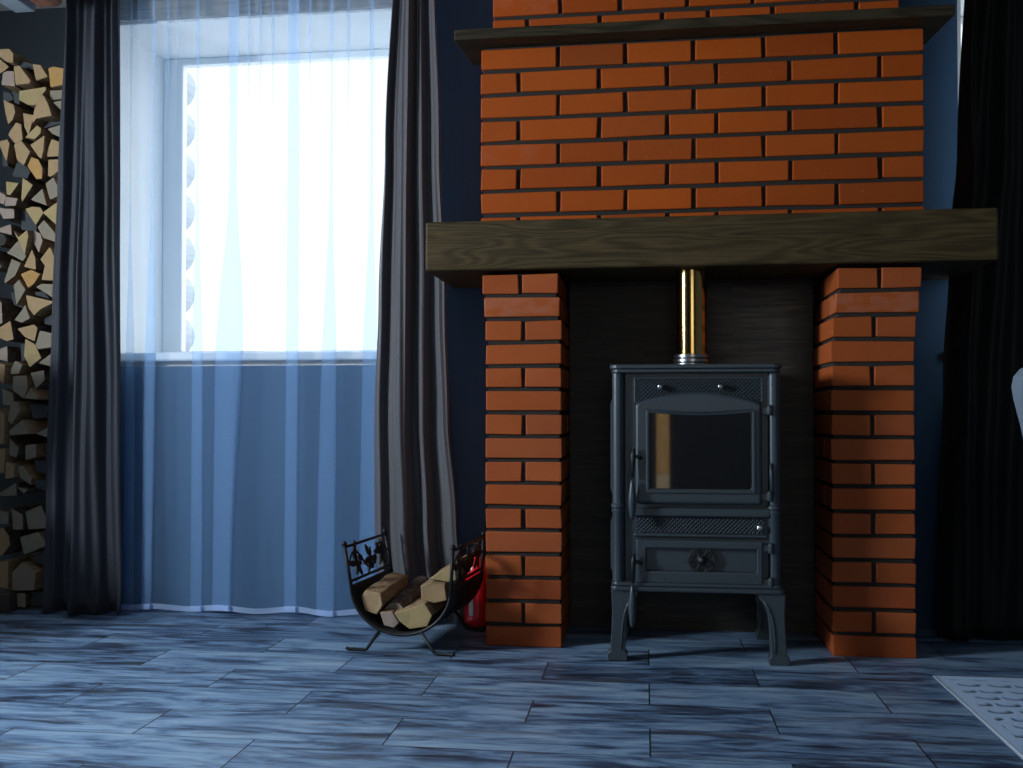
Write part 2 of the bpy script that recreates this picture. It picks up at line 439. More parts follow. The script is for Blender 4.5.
# mantel beam and upper shelf
def timber(x0, x1, y0, y1, z0, z1, cut=0, amp=.0025, nx=60, yend=None):
    """a sawn timber with slightly uneven faces; rounded ends."""
    bm = bmesh.new(); ny, nz = 8, 6; vs = {}
    def P(i, j, k):
        u, v, w = i/nx, j/ny, k/nz
        x, y, z = lerp(x0, x1, u), lerp(y0, y1, v), lerp(z0, z1, w)
        if cut:      # ends swept back towards the wall
            ex = cut*v
            x = lerp(x0+ex, x1-ex, u)
        n = mnoise.noise(Vector((x*3+11, y*9, z*9)))*amp
        if j in (0,): y += n
        if k in (0, nz): z += n*.6
        return (x, y, z)
    def g(i, j, k):
        if (i, j, k) not in vs: vs[(i, j, k)] = bm.verts.new(P(i, j, k))
        return vs[(i, j, k)]
    for i in range(nx):
        for j in range(ny):
            for k in (0, nz): bm.faces.new((g(i, j, k), g(i+1, j, k), g(i+1, j+1, k), g(i, j+1, k)))
        for k in range(nz):
            for j in (0, ny): bm.faces.new((g(i, j, k), g(i+1, j, k), g(i+1, j, k+1), g(i, j, k+1)))
    for j in range(ny):
        for k in range(nz):
            for i in (0, nx): bm.faces.new((g(i, j, k), g(i, j+1, k), g(i, j+1, k+1), g(i, j, k+1)))
    return bm
obj('mantel_beam', timber(-.706, 1.060, 3.172, YW-.001, 1.2105, 1.370, .0), M['beam'], bevel=.008, seg=3,
    label='thick dark oak mantel beam across the two brick pillars', cat='mantel')
obj('mantel_shelf', timber(-.602, .923, 3.12, 3.36, 1.940, 1.9735, .02), M['shelf'], bevel=.004,
    label='thin dark wooden shelf wrapped round the upper chimney breast', cat='shelf')

# ------------------------------------------------------------------ cast iron stove
st = empty('wood_stove', (.155, 3.26, 0), label='grey-blue cast iron wood stove on curved legs in the brick niche', cat='stove')
IR = M['iron']
SX0, SX1, SB = -.100, .402, 3.46
# body shell: front plate with openings, sides, back and bottom
FZ1 = [(-.028, .793), (-.028, .853), (.346, .853), (.346, .793)]
bm = bmesh.new()
plate(bm, rect(-.062, .370, .226, .874), [rect(-.026, .345, .775, .853), rect(.0, .327, .51, .752), rect(-.022, .353, .388, .432)], 3.083, 3.10)
box(bm, SX0+.004, SX0+.018, 3.10, SB, .226, .874); box(bm, SX1-.018, SX1-.004, 3.10, SB, .226, .874)
box(bm, SX0+.018, SX1-.018, SB-.014, SB, .226, .874)
obj('body', bm, IR, st, bevel=.0025)
bm = bmesh.new()       # firebox lining behind the glass
box(bm, -.075, .38, 3.36, 3.40, .45, .80); box(bm, -.075, -.03, 3.101, 3.36, .45, .80); box(bm, .345, .38, 3.101, 3.36, .45, .80)
box(bm, -.03, .345, 3.101, 3.36, .45, .47); box(bm, -.03, .345, 3.101, 3.36, .765, .80)
obj('firebox', bm, M['firebrick'], st, label='sooty firebox lining behind the glass')
# top plate
def rrect(x0, x1, y0, y1, r, n=5):
    pts = []
    for cx, cy, a0 in ((x1-r, y1-r, 0), (x0+r, y1-r, 90), (x0+r, y0+r, 180), (x1-r, y0+r, 270)):
        for k in range(n+1):
            a = math.radians(a0 + 90*k/n); pts.append((cx+r*math.cos(a), cy+r*math.sin(a)))
    return pts
def hplate(bm, pts, z0, z1):
    a = [bm.verts.new((x, y, z0)) for x, y in pts]; b = [bm.verts.new((x, y, z1)) for x, y in pts]
    bm.faces.new(a[::-1]); bm.faces.new(b)
    n = len(pts)
    for i in range(n): bm.faces.new((a[i], a[(i+1) % n], b[(i+1) % n], b[i]))
bm = bmesh.new()
hplate(bm, rrect(-.106, .408, 3.044, 3.47, .028), .884, .897)
hplate(bm, rrect(-.101, .403, 3.050, 3.466, .025), .872, .884)
obj('top_plate', bm, IR, st, bevel=.003)
# corner columns
for cx in (-.081, .384):
    bm = bmesh.new(); r = .0185; cy = 3.082
    prof = [(r, .236), (r, .445), (r+.003, .450), (r+.003, .456), (r, .459), (r+.004, .463), (r+.004, .471), (r, .475), (r, .872)]
    lathe(bm, prof, (cx, cy, 0), 'Z', 20)
    c = obj('corner_column', bm, IR, st, smooth=True)
    es = c.modifiers.new('edges', 'EDGE_SPLIT'); es.split_angle = math.radians(40)
# bulged side panels
for sx, x in ((-1, SX0), (1, SX1)):
    for z0, z1 in ((.49, .80), (.25, .42)):
        bm = bmesh.new()
        o_ = [(3.15, z0), (3.42, z0), (3.42, z1), (3.15, z1)]
        a = [bm.verts.new((x, y, z)) for y, z in o_]
        b = [bm.verts.new((x + sx*.008, 3.285+(y-3.285)*.86, (z0+z1)/2+(z-(z0+z1)/2)*.86)) for y, z in o_]
        bm.faces.new(a); bm.faces.new(b)
        for i in range(4): bm.faces.new((a[i], a[(i+1) % 4], b[(i+1) % 4], b[i]))
        obj('side_panel', bm, IR, st, bevel=.003)
# diamond lattice strips
def lattice(name, x0, x1, z0, z1, y, pitch=.0125, w=.0036):
    bm = bmesh.new()
    H = z1-z0; k = -H
    while k < x1-x0:
        for s in (1, -1):
            pts = []
            xa, xb = max(0, k), min(x1-x0, k+H)
            if xb-xa > .002:
                za, zb = xa-k, xb-k
                if s < 0: za, zb = H-za, H-zb
                tube(bm, [(x0+xa, y+.004, z0+za), (x0+xb, y+.004, z0+zb)], w/2+.0004, 4)
        k += pitch
    l = obj(name, bm, IR, st)
    bm = bmesh.new(); box(bm, x0, x1, y+.009, y+.013, z0, z1)
    obj('lattice_backing', bm, M['iron_dark'], l)
    return l
lattice('upper_lattice', -.027, .346, .776, .852, 3.074)
lattice('lower_lattice', -.023, .354, .387, .433, 3.074)
def knob(parent, x, z, y=3.085, r=.0095):
    bm = bmesh.new()
    lathe(bm, [(.004, .004), (.004, -.012), (r*.8, -.014), (r, -.020), (r*.85, -.027), (r*.35, -.030)], (x, y, z), 'Y', 16)
    return obj('air_knob', bm, M['chrome'], parent, smooth=True, label='chrome air knob')
for kx in (.045, .225):
    bm = bmesh.new(); box(bm, kx+.012, kx+.056, 3.080, 3.088, .823, .836)
    obj('air_slot', bm, M['iron_dark'], st, bevel=.004, label='black air slot')
    knob(st, kx, .830)
# framing ribs beside the upper lattice and a ledge between the doors
bm = bmesh.new()
for x in (-.030, .349, .371): box(bm, x-.0035, x+.0035, 3.076, 3.086, .782, .856)
box(bm, .374-.003, .374+.003, 3.076, 3.086, .764, .858)
box(bm, -.030, .349, 3.078, 3.086, .853, .860)
obj('frieze_rib', bm, IR, st, bevel=.002)
bm = bmesh.new(); box(bm, -.045, .372, 3.066, 3.086, .436, .463); box(bm, -.035, .365, 3.072, 3.086, .373, .385)
obj('ledge', bm, IR, st, bevel=.006, seg=3)
# glazed door with an arched top
def arch(x0, x1, z0, zs, rise, n=18):
    return [(x0, z0), (x1, z0)] + [(lerp(x1, x0, k/n), zs + rise*math.sin(PI*k/n)**.8) for k in range(n+1)]
def lip(x0, x1, z0, z1, dip, n=14):
    return [(x0, z0), (x1, z0)] + [(lerp(x1, x0, k/n), z1 - dip*math.sin(PI*k/n)) for k in range(n+1)]
bm = bmesh.new()
plate(bm, arch(-.029, .347, .474, .778, .035), [lip(.012, .317, .519, .752, .008)], 3.056, 3.083)
dr = obj('door', bm, IR, st, bevel=.011, seg=4)
bm = bmesh.new(); plate(bm, lip(.002, .327, .508, .760, .012), [lip(.013, .316, .520, .751, .0085)], 3.050, 3.060)
obj('glass_frame', bm, IR, dr, bevel=.003)
bm = bmesh.new(); box(bm, .005, .324, 3.072, 3.076, .512, .757)
obj('glass', bm, M['glass'], dr, label='dark glass pane of the stove door')
for hz in (.757, .500):
    bm = bmesh.new(); box(bm, .335, .378, 3.062, 3.084, hz-.012, hz+.010)
    lathe(bm, [(.002, -.014), (.007, -.013), (.0085, -.004), (.0085, .010), (.006, .016), (.002, .018)], (.368, 3.058, hz), 'Z', 14)
    obj('hinge', bm, IR, dr, bevel=.002)
bm = bmesh.new(); tube(bm, [(.371, 3.062, .60), (.3735, 3.06, .57), (.376, 3.062, .505)], [.003, .0065, .006], 10)
obj('hinge_pin', bm, IR, dr, smooth=True)
def latch(parent, z, zt, zb):
    bm = bmesh.new()
    tube(bm, [(-.012, 3.056, z-.006), (-.018, 3.046, z-.002), (-.030, 3.044, z)], .0055, 8)
    tube(bm, [(-.034, 3.044, z+.024), (-.036, 3.042, z), (-.037, 3.042, zt+.01)], [.005, .008, .004], 8)
    h = obj('latch', bm, M['iron_dark'], parent, smooth=True, label='black latch arm')
    bm = bmesh.new(); L = zt-zb
    lathe(bm, [(.002, zt+.004), (.0045, zt), (.008, zt-.15*L), (.0125, zt-.42*L), (.0125, zt-.6*L), (.009, zt-.85*L), (.006, zb+.006), (.002, zb)], (-.039, 3.040, 0), 'Z', 16)
    obj('handle', bm, IR, h, smooth=True, label='spindle-shaped grey handle')
latch(dr, .619, .545, .428)
# ash door
bm = bmesh.new()
plate(bm, rect(-.027, .347, .236, .366), [rect(.003, .330, .273, .341)], 3.058, 3.083)
box(bm, .0, .333, 3.074, 3.083, .27, .344)
ad = obj('ash_door', bm, IR, st, bevel=.010, seg=4)
bm = bmesh.new(); c = (.169, 3.073, .308)
R_ = .042; holes = []
outer = [(c[0]+R_*math.cos(2*PI*k/48)*(1+.045*math.cos(6*2*PI*k/48)), c[2]+R_*math.sin(2*PI*k/48)*(1+.045*math.cos(6*2*PI*k/48))) for k in range(48)]
for q in range(6):
    a = 2*PI*(q+.5)/6; cx, cz = c[0]+.0255*math.cos(a), c[2]+.0255*math.sin(a)
    holes.append([(cx+.0092*math.cos(2*PI*k/12), cz+.0092*math.sin(2*PI*k/12)) for k in range(12)])
plate(bm, outer, holes, 3.060, 3.070)
lathe(bm, [(.014, 3.062), (.014, 3.056), (.009, 3.050), (.004, 3.046)], (c[0], 0, c[2]), 'Y', 16)
obj('air_rosette', bm, M['iron_dark'], ad, bevel=.0025, label='round black air rosette with six holes')
for hz in (.345, .243):
    bm = bmesh.new(); box(bm, .335, .380, 3.062, 3.084, hz-.010, hz+.010)
    lathe(bm, [(.002, -.014), (.007, -.013), (.0085, -.004), (.0085, .010), (.006, .016), (.002, .018)], (.370, 3.058, hz), 'Z', 14)
    obj('hinge', bm, IR, ad, bevel=.002)
latch(ad, .302, .228, .104)
knob(st, .339, .407, 3.085, .011)
bm = bmesh.new(); hplate(bm, rrect(-.104, .412, 3.046, 3.468, .02), .212, .226)
hplate(bm, rrect(-.100, .406, 3.052, 3.464, .02), .226, .238)
obj('base_plate', bm, IR, st, bevel=.004)
# legs
def leg(right, yf):
    s = 1 if right else -1; xo = .414 if right else -.104
    o_ = [(0, .212), (-.082, .212), (-.078, .196), (-.064, .178), (-.052, .150), (-.047, .110), (-.045, .06), (-.044, .028),
          (-.050, .022), (-.050, .004), (-.046, 0), (.006, 0), (.010, .004), (.010, .022), (.002, .030), (-.002, .09), (-.004, .15), (-.002, .2)]
    bm = bmesh.new(); plate(bm, [(xo+s*x, z) for x, z in o_], [], yf, yf+.045)
    l = obj('leg', bm, IR, st, bevel=.014, seg=4)
    bm = bmesh.new()
    tube(bm, [(xo+s*x, yf-.001, z) for x, z in ((-.066, .192), (-.052, .172), (-.042, .145), (-.036, .11), (-.033, .07), (-.032, .035))], [.002, .0032, .0032, .003, .0028, .002], 6)
    obj('carved_line', bm, IR, l, smooth=True)
for r_ in (False, True):
    for yf in (3.055, 3.40): leg(r_, yf)
# flue pipe
bm = bmesh.new(); fc = (.150, 3.27, 0)
lathe(bm, [(.049, .90), (.049, 1.2105)], fc, 'Z', 48)
fl = obj('flue_pipe', bm, M['brass'], st, smooth=True, label='polished brass-coloured flue pipe')
es = fl.modifiers.new('edges', 'EDGE_SPLIT'); es.split_angle = math.radians(40)
bm = bmesh.new()
lathe(bm, [(.060, .897), (.060, .908), (.054, .911), (.0585, .914), (.0585, .922), (.054, .925), (.0575, .928), (.0575, .936), (.0495, .938)], fc, 'Z', 40)
cl_ = obj('collar', bm, M['steel'], fl, smooth=True, label='ringed grey steel collar')
es = cl_.modifiers.new('edges', 'EDGE_SPLIT'); es.split_angle = math.radians(30)

# ------------------------------------------------------------------ curtains
def interp(tab, z):
    for (z0, a), (z1, b) in zip(tab, tab[1:]):
        if z <= z1: return lerp(a, b, smooth01((z-z0)/(z1-z0)) if z1 > z0 else 1)
    return tab[-1][1]
def drape(name, left, right, zt, y0, folds, amp, seed, mat, nu=150, nv=50, saw=(), **kw):
    """hanging cloth: left/right are edge tables (z, x); folds = (phase offset) positions of the ridges in 0..1."""
    bm = bmesh.new(); rows = []
    rnd = random.Random(seed)
    fold = [(p, rnd.uniform(.7, 1.1), rnd.uniform(-.035, .035), w) for p, w in folds]
    for j in range(nv+1):
        t = j/nv; z = lerp(.006, zt, t**1.0); row = []
        L, R = interp(left, z), interp(right, z)
        for i in range(nu+1):
            u = i/nu; y = 0
            for p, a, dr_, w in fold:
                pc = p + dr_*(1-t)*2 + .012*math.sin(z*2.3+p*20)
                d = (u-pc)/(w*(1+.35*(1-t)))
                y -= a*math.exp(-d*d)
            for (u0, u1, a) in saw:
                sh = .03*math.sin(z*1.1+u1*9)*(1-t)
                s_, e_ = u0+sh*.5, u1+sh
                if s_ < u < e_+.07: y -= a*(smooth01((u-s_)/max(.02, e_-s_))**.8 if u <= e_ else 1-smooth01((u-e_)/.07))
            y = y*amp*(1 + .25*(1-t))
            y += .006*math.sin(u*47+z*1.7+seed) + .008*mnoise.noise(Vector((u*6, z*1.4, seed)))
            k = max(0, 1-z/.16)          # the hem breaks on the floor
            y += k*k*.02*math.sin(u*21+seed)
            x = lerp(L, R, u) + .004*mnoise.noise(Vector((u*5, z*2, seed+5)))
            row.append(bm.verts.new((x, y0+y, z)))
        rows.append(row)
    for a, b in zip(rows, rows[1:]):
        for i in range(nu): bm.faces.new((a[i], a[i+1], b[i+1], b[i]))
    o = obj(name, bm, [mat, M['lining']], smooth=True, solid=.003, **kw)
    if sum(p.normal.y for p in o.data.polygons) > 0: o.data.flip_normals()
    o.modifiers['thickness'].offset = -1; o.modifiers['thickness'].material_offset = 1
    return o
drape('drape', [(0, -2.245), (.45, -2.234), (1.14, -2.212), (1.63, -2.196), (2.43, -2.172)], [(0, -1.918), (.8, -1.937), (1.54, -1.950), (2.43, -1.963)], 2.43, 3.53,
      [(.08, .10), (.42, .055), (.62, .12), (.93, .07)], .045, 3, M['drape_l'],
      label='dark navy drape beside the firewood stack, on the left of the window', cat='curtain')
drape('drape', [(0, -.950), (.37, -.976), (.73, -.974), (1.16, -.962), (1.7, -.942), (2.43, -.908)], [(0, -.632), (.37, -.664), (.73, -.689), (1.15, -.704), (1.69, -.723), (2.43, -.744)], 2.43, 3.545,
      [], .062, 11, M['drape'], saw=[(-.02, .07, .45), (.10, .46, 1.0), (.53, .67, .75), (.73, .985, .85)],
      label='taupe-grey drape between the bright window and the brick chimney', cat='curtain')
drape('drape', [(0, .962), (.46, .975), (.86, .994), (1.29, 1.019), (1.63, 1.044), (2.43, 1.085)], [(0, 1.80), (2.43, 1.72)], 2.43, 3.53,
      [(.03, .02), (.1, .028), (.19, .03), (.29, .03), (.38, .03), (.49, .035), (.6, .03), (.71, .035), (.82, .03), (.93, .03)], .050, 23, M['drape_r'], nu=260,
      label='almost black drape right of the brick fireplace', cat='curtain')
# sheer: bands where the voile doubles back on itself
def sheer():
    X = lambda px: -1.98 + (px-118)*.003889
    #       hem edges    edges higher up   how the fold opens with height
    bands = [(119, 137, 121, 133, 'low'), (140, 156, 142, 157, 'low'), (188, 205, 187, 204, 'low'), (211, 237, 213, 252, 'low'),
             (283, 300, 285, 301, 'all'), (316, 338, 322, 338, 'low'), (357, 377, 361, 379, 'low')]
    bands += [(c, c+.4, c-2, c+w-2, 'top') for c, w in ((127, 3), (148, 4), (164, 5), (174, 4), (196, 5), (226, 4), (247, 5), (259, 4), (271, 5), (309, 5), (327, 4), (346, 5), (368, 4))]
    bands = [q for q in bands if q[4] != 'top' or not any(p[4] != 'top' and p[0]-2 < q[0] < p[1]+2 for p in bands)]
    bands.sort()
    tier = [0]
    for q in bands: tier += [-1, 1]
    tier.append(0)
    def knots(z):
        t = z/2.43; p = [lerp(106, 108, t)]; k = [0]
        for a0, c0, a1, c1, m in bands:
            u = smooth01((z-.1)/1.5)
            a, c = lerp(a0, a1, u), lerp(c0, c1, u); mid = (a+c)/2; w = c-a
            if m == 'low': w *= lerp(1, .30, smooth01((z-.90)/.75)) + .10*smooth01((z-1.9)/.4)
            if m == 'top': w *= smooth01((z-1.55)/.75)
            p += [mid+w/2, mid-w/2+.3]; e = min(1, w/2.5) if m == 'top' else 1; k += [-e, e]
        return p + [lerp(384, 402, t)], k + [0]
    ns = []
    for i in range(len(tier)-1):
        for q in range(9): ns.append((i, q/9))
    ns.append((len(tier)-2, 1.0))
    zb, zt, nv = .004, 2.43, 64
    bm = bmesh.new(); rows = []
    for j in range(nv+1):
        t = j/nv; z = lerp(zb, zt, t); row = []
        p, kk = knots(z); raw = [lerp(p[i], p[i+1], q) for i, q in ns]; lay = [lerp(kk[i], kk[i+1], smooth01(q)) for i, q in ns]
        raw = [raw[0]] + [(raw[a-1]+2*raw[a]+raw[a+1])/4 for a in range(1, len(raw)-1)] + [raw[-1]]
        g = smooth01((z-1.5)/.8)
        for i, px in enumerate(raw):
            y = 3.582 + .006*lay[i] + .005*math.sin(px*.075 + 1.1*math.sin(z*.8)) + .003*mnoise.noise(Vector((px*.06, z*.8, 3)))
            y += g*.005*math.sin(px*.6 + .8*math.sin(px*.13)) + .008*(1-t)**3*math.sin(px*.07)
            y -= .012*(1-t)**4
            row.append(bm.verts.new((X(px), y, z + (0 if j else .010*(.5+.5*math.sin(px*.09))))))
        rows.append(row)
    for a, b in zip(rows, rows[1:]):
        for i in range(len(ns)-1): bm.faces.new((a[i], a[i+1], b[i+1], b[i]))
    hb = bmesh.new()
    pr = None
    for z_, src in ((0, 0), (.022, 1)):
        cur = []
        for i in range(len(ns)):
            a, b = rows[0][i].co, rows[1][i].co
            p = a if z_ == 0 else a.lerp(b, min(1, .020/(b.z-a.z)))
            cur.append(hb.verts.new((p.x, p.y-.0015, p.z)))
        if pr:
            for i in range(len(ns)-1): hb.faces.new((pr[i], pr[i+1], cur[i+1], cur[i]))
        pr = cur
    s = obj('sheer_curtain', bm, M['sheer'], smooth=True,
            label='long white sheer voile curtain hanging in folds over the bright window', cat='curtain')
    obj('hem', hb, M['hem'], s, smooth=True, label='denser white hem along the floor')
sheer()
# chrome hold-back on the wall
bm = bmesh.new(); hc = (1.030, 0, .945)
lathe(bm, [(.004, YW-.001), (.017, YW-.001), (.017, YW-.007), (.006, YW-.010), (.006, YW-.045), (.013, YW-.047), (.015, YW-.055), (.010, YW-.063), (.003, YW-.065)], (hc[0], 0, hc[2]), 'Y', 20)
obj('curtain_holdback', bm, M['chrome'], smooth=True, label='small chrome curtain hold-back knob on the blue wall', cat='curtain hook')

# ------------------------------------------------------------------ firewood stack against the wall
LOGS = """t -2456,2143 -2409,2144 -2390,2124 -2391,2088 -2418,2093 -2456,2120
t -2456,2113 -2414,2077 -2433,2062 -2456,2049
p -2433,2052 -2418,2058 -2388,2057 -2383,1997 -2440,2006
t -2388,2074 -2365,2077 -2342,2048 -2316,2015 -2323,2005 -2379,2002
t -2326,2089 -2294,2084 -2282,2066 -2263,2037 -2312,2023
o -2260,2068 -2241,2075 -2178,2061 -2167,2033 -2170,2005 -2250,1994
y -2379,1986 -2327,1991 -2267,1997 -2266,1985 -2289,1958 -2309,1927 -2341,1930 -2379,1951
t -2438,1953 -2394,1930 -2388,1902 -2397,1874 -2416,1855 -2428,1897
t -2278,1961 -2262,1957 -2244,1924 -2228,1878 -2292,1869 -2308,1849 -2303,1895
g -2257,1984 -2177,1984 -2177,1953 -2251,1946
g -2240,1938 -2170,1946 -2171,1872 -2188,1887
t -2360,1900 -2314,1889 -2336,1810 -2353,1844
d -2463,1997 -2432,1988 -2419,1963 -2443,1954 -2462,1965
d -2417,1993 -2385,1979 -2384,1937 -2405,1945
d -2388,2110 -2331,2093 -2331,2072 -2388,2080
t -2408,1828 -2382,1862 -2361,1854 -2354,1794 -2385,1778 -2415,1814
t -2384,1774 -2355,1789 -2317,1744 -2343,1692 -2371,1714
y -2340,1799 -2291,1845 -2273,1832 -2276,1813 -2299,1792
t -2321,1772 -2295,1787 -2262,1807 -2266,1749 -2275,1716 -2287,1726
g -2263,1837 -2180,1858 -2181,1788 -2243,1817
t -2244,1797 -2185,1774 -2186,1729 -2262,1728 -2263,1746
o -2319,1727 -2290,1717 -2272,1683 -2273,1641 -2297,1640 -2335,1692
t -2260,1719 -2186,1720 -2186,1694 -2249,1653 -2261,1655
t -2461,1793 -2423,1800 -2413,1783 -2424,1713 -2437,1738
d -2400,1754 -2377,1711 -2352,1682 -2365,1655 -2429,1667
d -2462,1767 -2443,1738 -2439,1703 -2462,1707
d -2284,1871 -2188,1869 -2254,1855 -2293,1846
y -2421,1636 -2367,1627 -2402,1583 -2417,1585
y -2346,1646 -2303,1617 -2347,1552 -2351,1569
g -2321,1565 -2274,1605 -2255,1539 -2311,1559
g -2267,1626 -2236,1649 -2196,1582 -2248,1563
y -2352,1531 -2323,1540 -2289,1536 -2275,1515 -2307,1467
y -2265,1511 -2198,1554 -2191,1446
d -2383,1531 -2360,1527 -2318,1481 -2318,1449 -2384,1456
p -2425,1578 -2374,1570 -2383,1542 -2428,1542
p -2461,1604 -2430,1585 -2436,1550 -2460,1558
p -2458,1539 -2428,1532 -2386,1529 -2384,1493 -2431,1491
p -2457,1456 -2401,1472 -2397,1430 -2457,1445
r -2474,1414 -2466,1432 -2446,1440 -2426,1431 -2417,1413 -2425,1394 -2445,1387 -2466,1395
y -2382,1444 -2361,1419 -2325,1446 -2320,1422 -2334,1352 -2359,1402
p -2317,1449 -2288,1435 -2280,1407 -2295,1362 -2318,1404
g -2296,1459 -2271,1487 -2202,1412 -2206,1395 -2273,1417
g -2422,1362 -2376,1410 -2362,1390 -2341,1348 -2356,1329 -2392,1349
t -2349,1309 -2317,1375 -2302,1340 -2300,1295 -2346,1307
t -2283,1336 -2244,1384 -2205,1303 -2205,1251 -2277,1256 -2264,1311
o -2367,1282 -2324,1298 -2286,1280 -2312,1243 -2335,1227
g -2403,1340 -2364,1324 -2388,1275 -2431,1245 -2433,1255
g -2385,1237 -2363,1259 -2335,1219 -2372,1160
t -2334,1199 -2213,1171 -2270,1145 -2300,1120 -2323,1149
g -2290,1228 -2267,1240 -2203,1237 -2204,1175
d -2320,1214 -2286,1216 -2256,1186 -2318,1203
g -2459,1375 -2431,1304 -2458,1294
d -2432,1217 -2393,1213 -2375,1153 -2417,1167
p -2457,1196 -2428,1171 -2424,1091 -2456,1082
g -2351,1143 -2338,1163 -2318,1110 -2352,1093 -2382,1104
t -2454,1069 -2394,1102 -2380,1030 -2408,1023 -2453,1041
t -2376,1072 -2307,1088 -2292,1074 -2303,1022 -2344,1039
y -2344,1035 -2303,1012 -2276,959 -2324,923 -2349,967
g -2295,1005 -2277,1063 -2210,1049 -2212,1001 -2284,991
g -2283,939 -2214,987 -2211,921
d -2285,1116 -2207,1143 -2211,1077 -2285,1091
p -2453,992 -2413,1006 -2411,945 -2453,956
t -2452,946 -2411,933 -2414,895 -2418,859 -2452,891
d -2382,1016 -2352,1023 -2355,953 -2377,946
g -2403,917 -2385,950 -2355,934 -2369,899 -2403,898
g -2388,890 -2332,893 -2327,844 -2342,803 -2391,837
g -2320,903 -2265,913 -2261,875 -2298,841
g -2335,806 -2309,846 -2282,801
g -2440,845 -2395,827 -2388,775 -2436,782
g -2393,796 -2368,792 -2353,761 -2390,705 -2405,719
t -2451,768 -2413,743 -2414,677 -2419,629 -2449,639
g -2401,684 -2345,726 -2315,671 -2400,665
d -2349,789 -2282,780 -2274,733 -2330,726
g -2300,671 -2226,709 -2225,647
t -2449,614 -2410,614 -2415,527 -2448,516
g -2406,655 -2367,617 -2377,579 -2406,589
g -2344,628 -2299,632 -2299,583 -2344,569
t -2407,565 -2374,551 -2374,506 -2411,499
g -2440,443 -2369,486 -2365,437 -2432,433
g -2370,548 -2347,548 -2313,503 -2317,476 -2360,503
d -2316,569 -2229,563 -2232,508 -2310,528
g -2358,468 -2316,462 -2331,443
d -2304,493 -2224,497 -2227,442 -2303,466
t -2472,296 -2426,315 -2401,282 -2397,247 -2430,205 -2471,219
g -2398,388 -2349,362 -2348,305 -2389,305
g -2356,278 -2283,299 -2237,250 -2339,211
t -2450,182 -2392,191 -2395,84 -2449,91
g -2380,145 -2339,184 -2281,147 -2289,79 -2379,77
g -2341,374 -2275,401 -2234,314 -2328,305
d -2331,199 -2237,235 -2233,163 -2314,181
g -2366,66 -2330,67 -2329,14 -2362,13
d -2321,67 -2236,73 -2235,16 -2321,14
g -2456,383 -2406,369 -2406,327 -2455,326"""
ORD = ['zeroth', 'first', 'second', 'third', 'fourth', 'fifth', 'sixth', 'seventh', 'eighth', 'ninth', 'tenth', 'eleventh', 'twelfth', 'thirteenth', 'fourteenth', 'fifteenth',
       'sixteenth', 'seventeenth', 'eighteenth', 'nineteenth', 'twentieth', 'twenty-first', 'twenty-second', 'twenty-third', 'twenty-fourth', 'twenty-fifth', 'twenty-sixth', 'twenty-seventh', 'twenty-eighth']
items = []
for ln in LOGS.split('\n'):
    q = ln.split(); pts = [tuple(int(c)/1000 for c in s.split(',')) for s in q[1:]]
    items.append([q[0], pts, sum(p[0] for p in pts)/len(pts), sum(p[1] for p in pts)/len(pts)])
ztop = max(i[3] for i in items)
rows = {}
for it in items: rows.setdefault(int((ztop-it[3]+.03)/.088), []).append(it)
CW = dict(t='tan', o='orange-tinted', y='yellowish', p='pinkish grey', g='greyish', d='dark', r='dark ringed')
for rn, (key, its) in enumerate(sorted(rows.items()), 1):
    its.sort(key=lambda i: -i[2])
    for cn, (c, pts, cx, cz) in enumerate(its, 1):
        rnd = random.Random(int(cx*1e4)+int(cz*1e4))
        yf = 3.525 + rnd.uniform(-.014, .016) + (.03 if c == 'd' else 0); yb = yf + .3
        # corners cut slightly, outline drawn in a little so that neighbours keep a dark gap
        n = len(pts); out = []
        for i in range(n):
            a, b, d = Vector(pts[i-1]), Vector(pts[i]), Vector(pts[(i+1) % n])
            out += [tuple(b.lerp(a, .07)), tuple(b.lerp((a+d)/2, .015)), tuple(b.lerp(d, .07))]
        out = [(cx+(x-cx)*1.0, cz+(z-cz)*1.0) for x, z in out]
        bm = bmesh.new(); m = len(out)
        rings = []
        for y, s in ((yf, .97), (yf+.003, 1), (yf+.1, 1.0), (yb, .985)):
            rings.append([bm.verts.new((cx+(x-cx)*s + (rnd.uniform(-.0012, .0012) if y > yf+.05 else 0), y, cz+(z-cz)*s)) for x, z in out])
        f = bm.faces.new(rings[0]); f.material_index = 0
        f = bm.faces.new(rings[-1][::-1]); f.material_index = 0
        for a, b in zip(rings, rings[1:]):
            for i in range(m):
                f = bm.faces.new((a[i], a[(i+1) % m], b[(i+1) % m], b[i])); f.material_index = 1
        shape = 'wedge-shaped' if n == 3 else ('four-sided' if n == 4 else ('round' if n > 7 else 'chunky'))
        if len(its) == 1: where = f"alone in the {ORD[rn]} row from the stack top"
        elif cn == 1: where = f"nearest the drape in the {ORD[rn]} row from the stack top"
        else: where = f"{ORD[cn]} from the drape, {ORD[rn]} row from the stack top"
        obj('split_log', bm, [END[c], M['bark'] if c in 'rd' or rnd.random() < .5 else M['splitwood']],
            label=f"{CW[c]} {shape} log, {where}", cat='firewood', group='split logs in the tall stack by the dark drape')
bm = bmesh.new()
box(bm, -2.56, -2.365, 3.48, 3.84, 0, .070); box(bm, -2.362, -2.16, 3.55, 3.84, 0, .009)
obj('timber_bearer', bm, M['basewood'], bevel=.004, label='dark timber bearer on the floor under the firewood stack', cat='timber')

